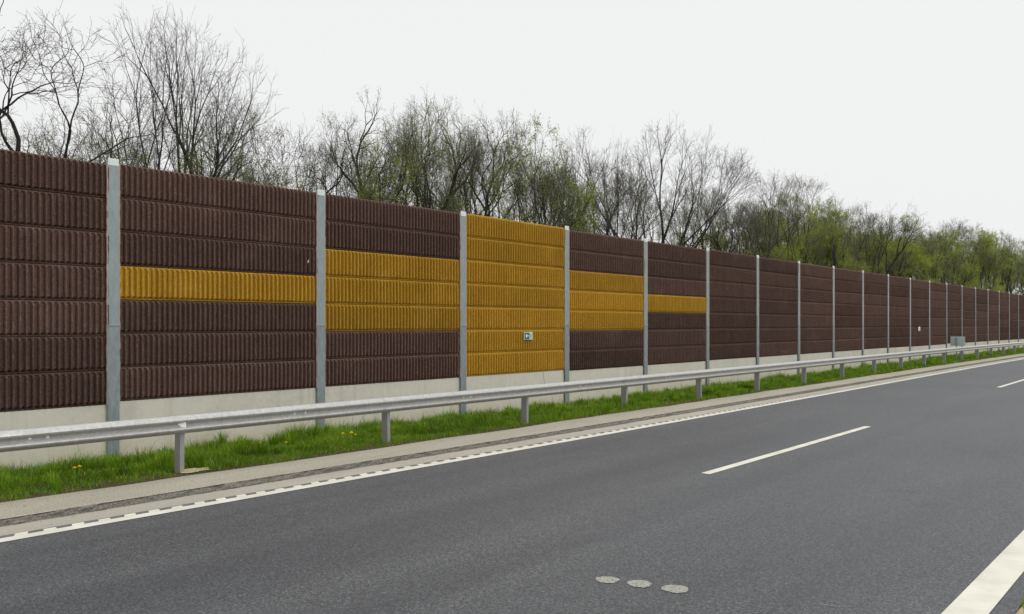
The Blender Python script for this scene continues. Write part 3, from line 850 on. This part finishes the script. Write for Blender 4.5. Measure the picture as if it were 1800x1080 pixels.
# front trees: metres along the road, metres behind it, height
FRONT = []
def at(px, Y):
    """distance along the road of a sight line, from a picture column of the survey, at lateral distance Y"""
    t = (px - 900) / 1500
    dx = math.cos(TH) + math.sin(TH) * t; dy = math.sin(TH) - math.cos(TH) * t
    return Y / dy * dx, Y / dy
def hgt(px, py, Y): return 1.9 + (571 - py) / 1500 * at(px, Y)[1]
for proto, px, py, Y, rz, sx in [
    ('gnarl1', 8, -60, 19, 0.4, 1.0), ('gnarl2', 72, 190, 21, 2.1, .8),
    ('vase2', 268, 15, 24, 0.2, .72), ('vase1', 310, 2, 26, 1.4, .7), ('vase3', 352, 25, 23.5, 3.0, .82),
    ('gnarl4', 205, 165, 30, 4.0, 1.1), ('gnarl2', 396, 165, 24, 2.9, .8), ('bush2', 480, 195, 30, .5, 1.0), ('bush1', 515, 215, 29, 2.5, 1.0),
    ('gnarl1', 577, 172, 23, 3.3, .75), ('gnarl3', 635, 165, 24, 1.1, .8), ('gnarl2', 705, 215, 22.5, 5.2, .8), ('gnarl4', 743, 150, 23.5, .3, .78),
    ('gnarl3', 783, 160, 25, 3.9, .75), ('gnarl2', 832, 180, 23, .3, .75), ('slim2', 862, 225, 31, 2.2, 1.0), ('bud1', 945, 210, 24.5, .9, .95), ('bud2', 985, 250, 26, 2.4, .9),
    ('vase3', 1010, 225, 25, 5.9, .8), ('slim1', 1050, 275, 29, 1.7, 1.0), ('vase1', 1088, 235, 25.5, 4.4, .62), ('slim2', 1112, 270, 27, .6, .9), ('fan', 1165, 216, 25, .9, .95),
    ('gnarl4', 1215, 315, 27, 1.2, .8), ('slim2', 1250, 325, 28, 3.2, 1.0), ('gnarl1', 1290, 335, 27, .2, .8),
    ('slim2', 1345, 305, 25, .4, 1.0), ('vase3', 1372, 302, 26, 2.6, .7), ('leafy2', 1395, 345, 26, 1.6, .9), ('slim1', 1420, 312, 27, 3.9, 1.0), ('leafy1', 1435, 370, 27, .8, .8),
    ('vase2', 1470, 338, 25, 3.5, .7), ('slim1', 1498, 362, 27, .9, .9), ('gnarl1', 1545, 358, 25, 2.0, .8), ('leafy2', 1525, 405, 28, 3.6, .9), ('leafy1', 1605, 384, 26, 1.9, .9),
    ('bud2', 1575, 392, 28, 4.9, .9), ('bud1', 1650, 395, 27, 3.1, .95), ('slim1', 1672, 392, 28, .1, 1.0), ('leafy2', 1700, 400, 26, 5.0, .9), ('leafy1', 1732, 412, 27, 2.2, .9),
    ('bud1', 1758, 412, 28, .6, .9), ('slim1', 1775, 420, 27, 4.1, 1.0), ('leafy2', 1795, 428, 27, 1.3, .9), ('leafy1', 1822, 434, 27, 3.3, .9)]:
    x, y_ = at(px, Y)
    tree(proto, x, Y, hgt(px, py - 10, Y) * 1.02, rz, 'front', sx)
# the wood behind: rows that thin towards the sky
r2 = np.random.default_rng(99)
for row, (Ya, Yb, n, hmax) in enumerate([(27, 34, 26, 9.2), (34, 44, 26, 10.6), (44, 60, 28, 12.0)]):
    for i in range(n):
        px = -80 + (1920) * (i + r2.uniform(.1, .9)) / n
        Y = r2.uniform(Ya, Yb)
        x, d = at(px, Y)
        f = px / 1800
        kinds = ['slim1', 'slim2', 'gnarl1', 'bush2', 'vase3', 'slim2'] if f < .3 else (['slim1', 'slim2', 'gnarl4', 'bush2', 'vase3', 'bud2'] if f < .62 else ['leafy1', 'leafy2', 'bud1', 'slim1', 'leafy1', 'bud2'])
        p = kinds[int(r2.integers(len(kinds)))]
        if f < .33 and i % 2: continue
        h = hmax * r2.uniform(.74, 1.0) * (1 if f > .1 else .92)
        tree(p, x, Y, h, r2.uniform(0, 6.28), 'back', r2.uniform(.85, 1.1))
for i in range(34):
    px = 1290 + 630 * (i + r2.uniform(.05, .95)) / 34
    Y = r2.uniform(27, 40)
    x, d = at(px, Y)
    p = ['leafy1', 'leafy2', 'bud1', 'slim1', 'slim1', 'bud2'][int(r2.integers(6))]
    top = np.interp(px, [1230, 1400, 1600, 1800, 1920], [360, 358, 402, 438, 460]) + r2.uniform(-12, 24)
    tree(p, x, Y, 1.9 + (571 - top) / 1500 * d, r2.uniform(0, 6.28), 'back', r2.uniform(.9, 1.15))
for i in range(26):     # thin upright stems at the edge of the wood
    px = 560 + 1240 * (i + r2.uniform(.1, .9)) / 26
    Y = r2.uniform(22, 26)
    x, d = at(px, Y)
    top = np.interp(px, [560, 850, 1100, 1250, 1400, 1600, 1800], [215, 225, 265, 320, 330, 385, 425]) + r2.uniform(-8, 30)
    tree(['slim1', 'slim2', 'slim2'][int(r2.integers(3))], x, Y, 1.9 + (571 - top) / 1500 * d, r2.uniform(0, 6.28), 'front', r2.uniform(.7, .9))
# thicket shrubs right behind the wall top line
for i in range(34):
    px = -40 + 1860 * (i + r2.uniform(.1, .9)) / 34
    Y = r2.uniform(18.5, 26)
    x, d = at(px, Y)
    p = ['bush1', 'bush2'][int(r2.integers(2))] if px < 1320 else ['bush1', 'leafy2', 'leafy1'][int(r2.integers(3))]
    h = (1.9 + 2.35 * Y / 12.2) + r2.uniform(.2, 1.1) + (.6 if px > 1320 else 0)
    tree(p, x, Y, h, r2.uniform(0, 6.28), 'thicket', r2.uniform(.9, 1.2))

groups = {}
for t in TREES:
    key = (t[0].rstrip('0123456789'), t[5], bay_of(t[1], t[2]))
    groups.setdefault(key, []).append(t)
for (kind, row, bay), lst in groups.items():
    lst.sort(key=lambda t: t[1] / t[2])
    for i, (proto, x, y, h, rz, rw, sx) in enumerate(lst):
        mw, mc, H = PROTO[proto]
        nm = 'thicket_shrub' if kind == 'bush' else ('bare_tree' if kind in ('vase', 'fan') else 'woodland_tree')
        e = empty(nm, (x, y, -.3), rz)
        s = h / H
        e.scale = (s * sx, s * sx, s)
        where = bay_phrase(bay)
        if row == 'front':
            lb = f'{DESC[kind]} behind {where}'
            if len(lst) > 1: lb += f', {ordw[i + 1]} from left'
            gp = 'trees at the edge of the wood behind the barrier'
        elif row == 'thicket':
            lb = f'{"low " if kind != "bush" else ""}{DESC[kind]} just topping {where}'
            gp = 'shrubs close behind the barrier'
        else:
            lb = f'{DESC[kind]} deep in the wood beyond {where}'
            gp = 'trees deep in the wood'
        if len(lst) > 1 and row != 'front': gp += f' beyond bay group {ordw[bay + 2] if bay + 2 < len(ordw) else "far"} {kind}'
        tag(e, lb, 'shrub' if kind == 'bush' else 'tree', gp)
        link('trunk', mw, e); link('crown', mc, e)

# ------------------------------------------------------------------ camera
cd = bpy.data.cameras.new('camera'); cd.sensor_width = 36; cd.lens = 30.0
cd.shift_y = 31 / 1800; cd.clip_start = .05; cd.clip_end = 2000
cam = bpy.data.objects.new('camera', cd); COL.objects.link(cam)
cam.location = CAM; cam.rotation_euler = (R(90), 0, TH - R(90))
S.camera = cam

# ------------------------------------------------------------------ sky and sun (bright overcast)
SUN_EL, SUN_AZ = R(52), math.atan2(-.86, .30)          # direction towards the sun, in the xy plane
w = bpy.data.worlds.new('World'); S.world = w; w.use_nodes = True
nt = w.node_tree; N = nt.nodes; L = nt.links
bg = N['Background']
sky = N.new('ShaderNodeTexSky'); sky.sky_type = 'NISHITA'; sky.sun_disc = False
sky.sun_elevation = SUN_EL; sky.sun_rotation = math.pi / 2 - SUN_AZ
sky.air_density = 1.0; sky.dust_density = 6.0; sky.ozone_density = 1.0
hs = N.new('ShaderNodeHueSaturation'); hs.inputs['Saturation'].default_value = .25; hs.inputs['Value'].default_value = 1.0
L.new(sky.outputs[0], hs.inputs['Color'])
tc = N.new('ShaderNodeTexCoord'); sx = N.new('ShaderNodeSeparateXYZ'); L.new(tc.outputs['Generated'], sx.inputs[0])
mr = N.new('ShaderNodeMapRange'); mr.interpolation_type = 'SMOOTHSTEP'
mr.inputs['From Min'].default_value = .38; mr.inputs['From Max'].default_value = .95
mr.inputs['To Min'].default_value = 9.3; mr.inputs['To Max'].default_value = 18.0
L.new(sx.outputs[2], mr.inputs[0])
cl = N.new('ShaderNodeVectorMath'); cl.operation = 'SCALE'; cl.inputs[0].default_value = (.992, 1.0, 1.0)
L.new(mr.outputs[0], cl.inputs['Scale'])
mx = N.new('ShaderNodeMix'); mx.data_type = 'RGBA'; mx.inputs[0].default_value = .93
L.new(hs.outputs[0], mx.inputs[6]); L.new(cl.outputs[0], mx.inputs[7])
L.new(mx.outputs[2], bg.inputs['Color']); bg.inputs['Strength'].default_value = .10
sd = bpy.data.lights.new('sun', 'SUN'); sd.energy = 1.0; sd.angle = R(22); sd.color = (1, .965, .90)
so = bpy.data.objects.new('sun', sd); COL.objects.link(so)
dirv = Vector((math.cos(SUN_EL) * math.cos(SUN_AZ), math.cos(SUN_EL) * math.sin(SUN_AZ), math.sin(SUN_EL)))
so.rotation_euler = dirv.to_track_quat('Z', 'Y').to_euler()

S.view_settings.view_transform = 'Standard'; S.view_settings.look = 'None'
S.view_settings.exposure = 0; S.view_settings.gamma = 1
S.render.engine = 'CYCLES'
S.cycles.max_bounces = 6
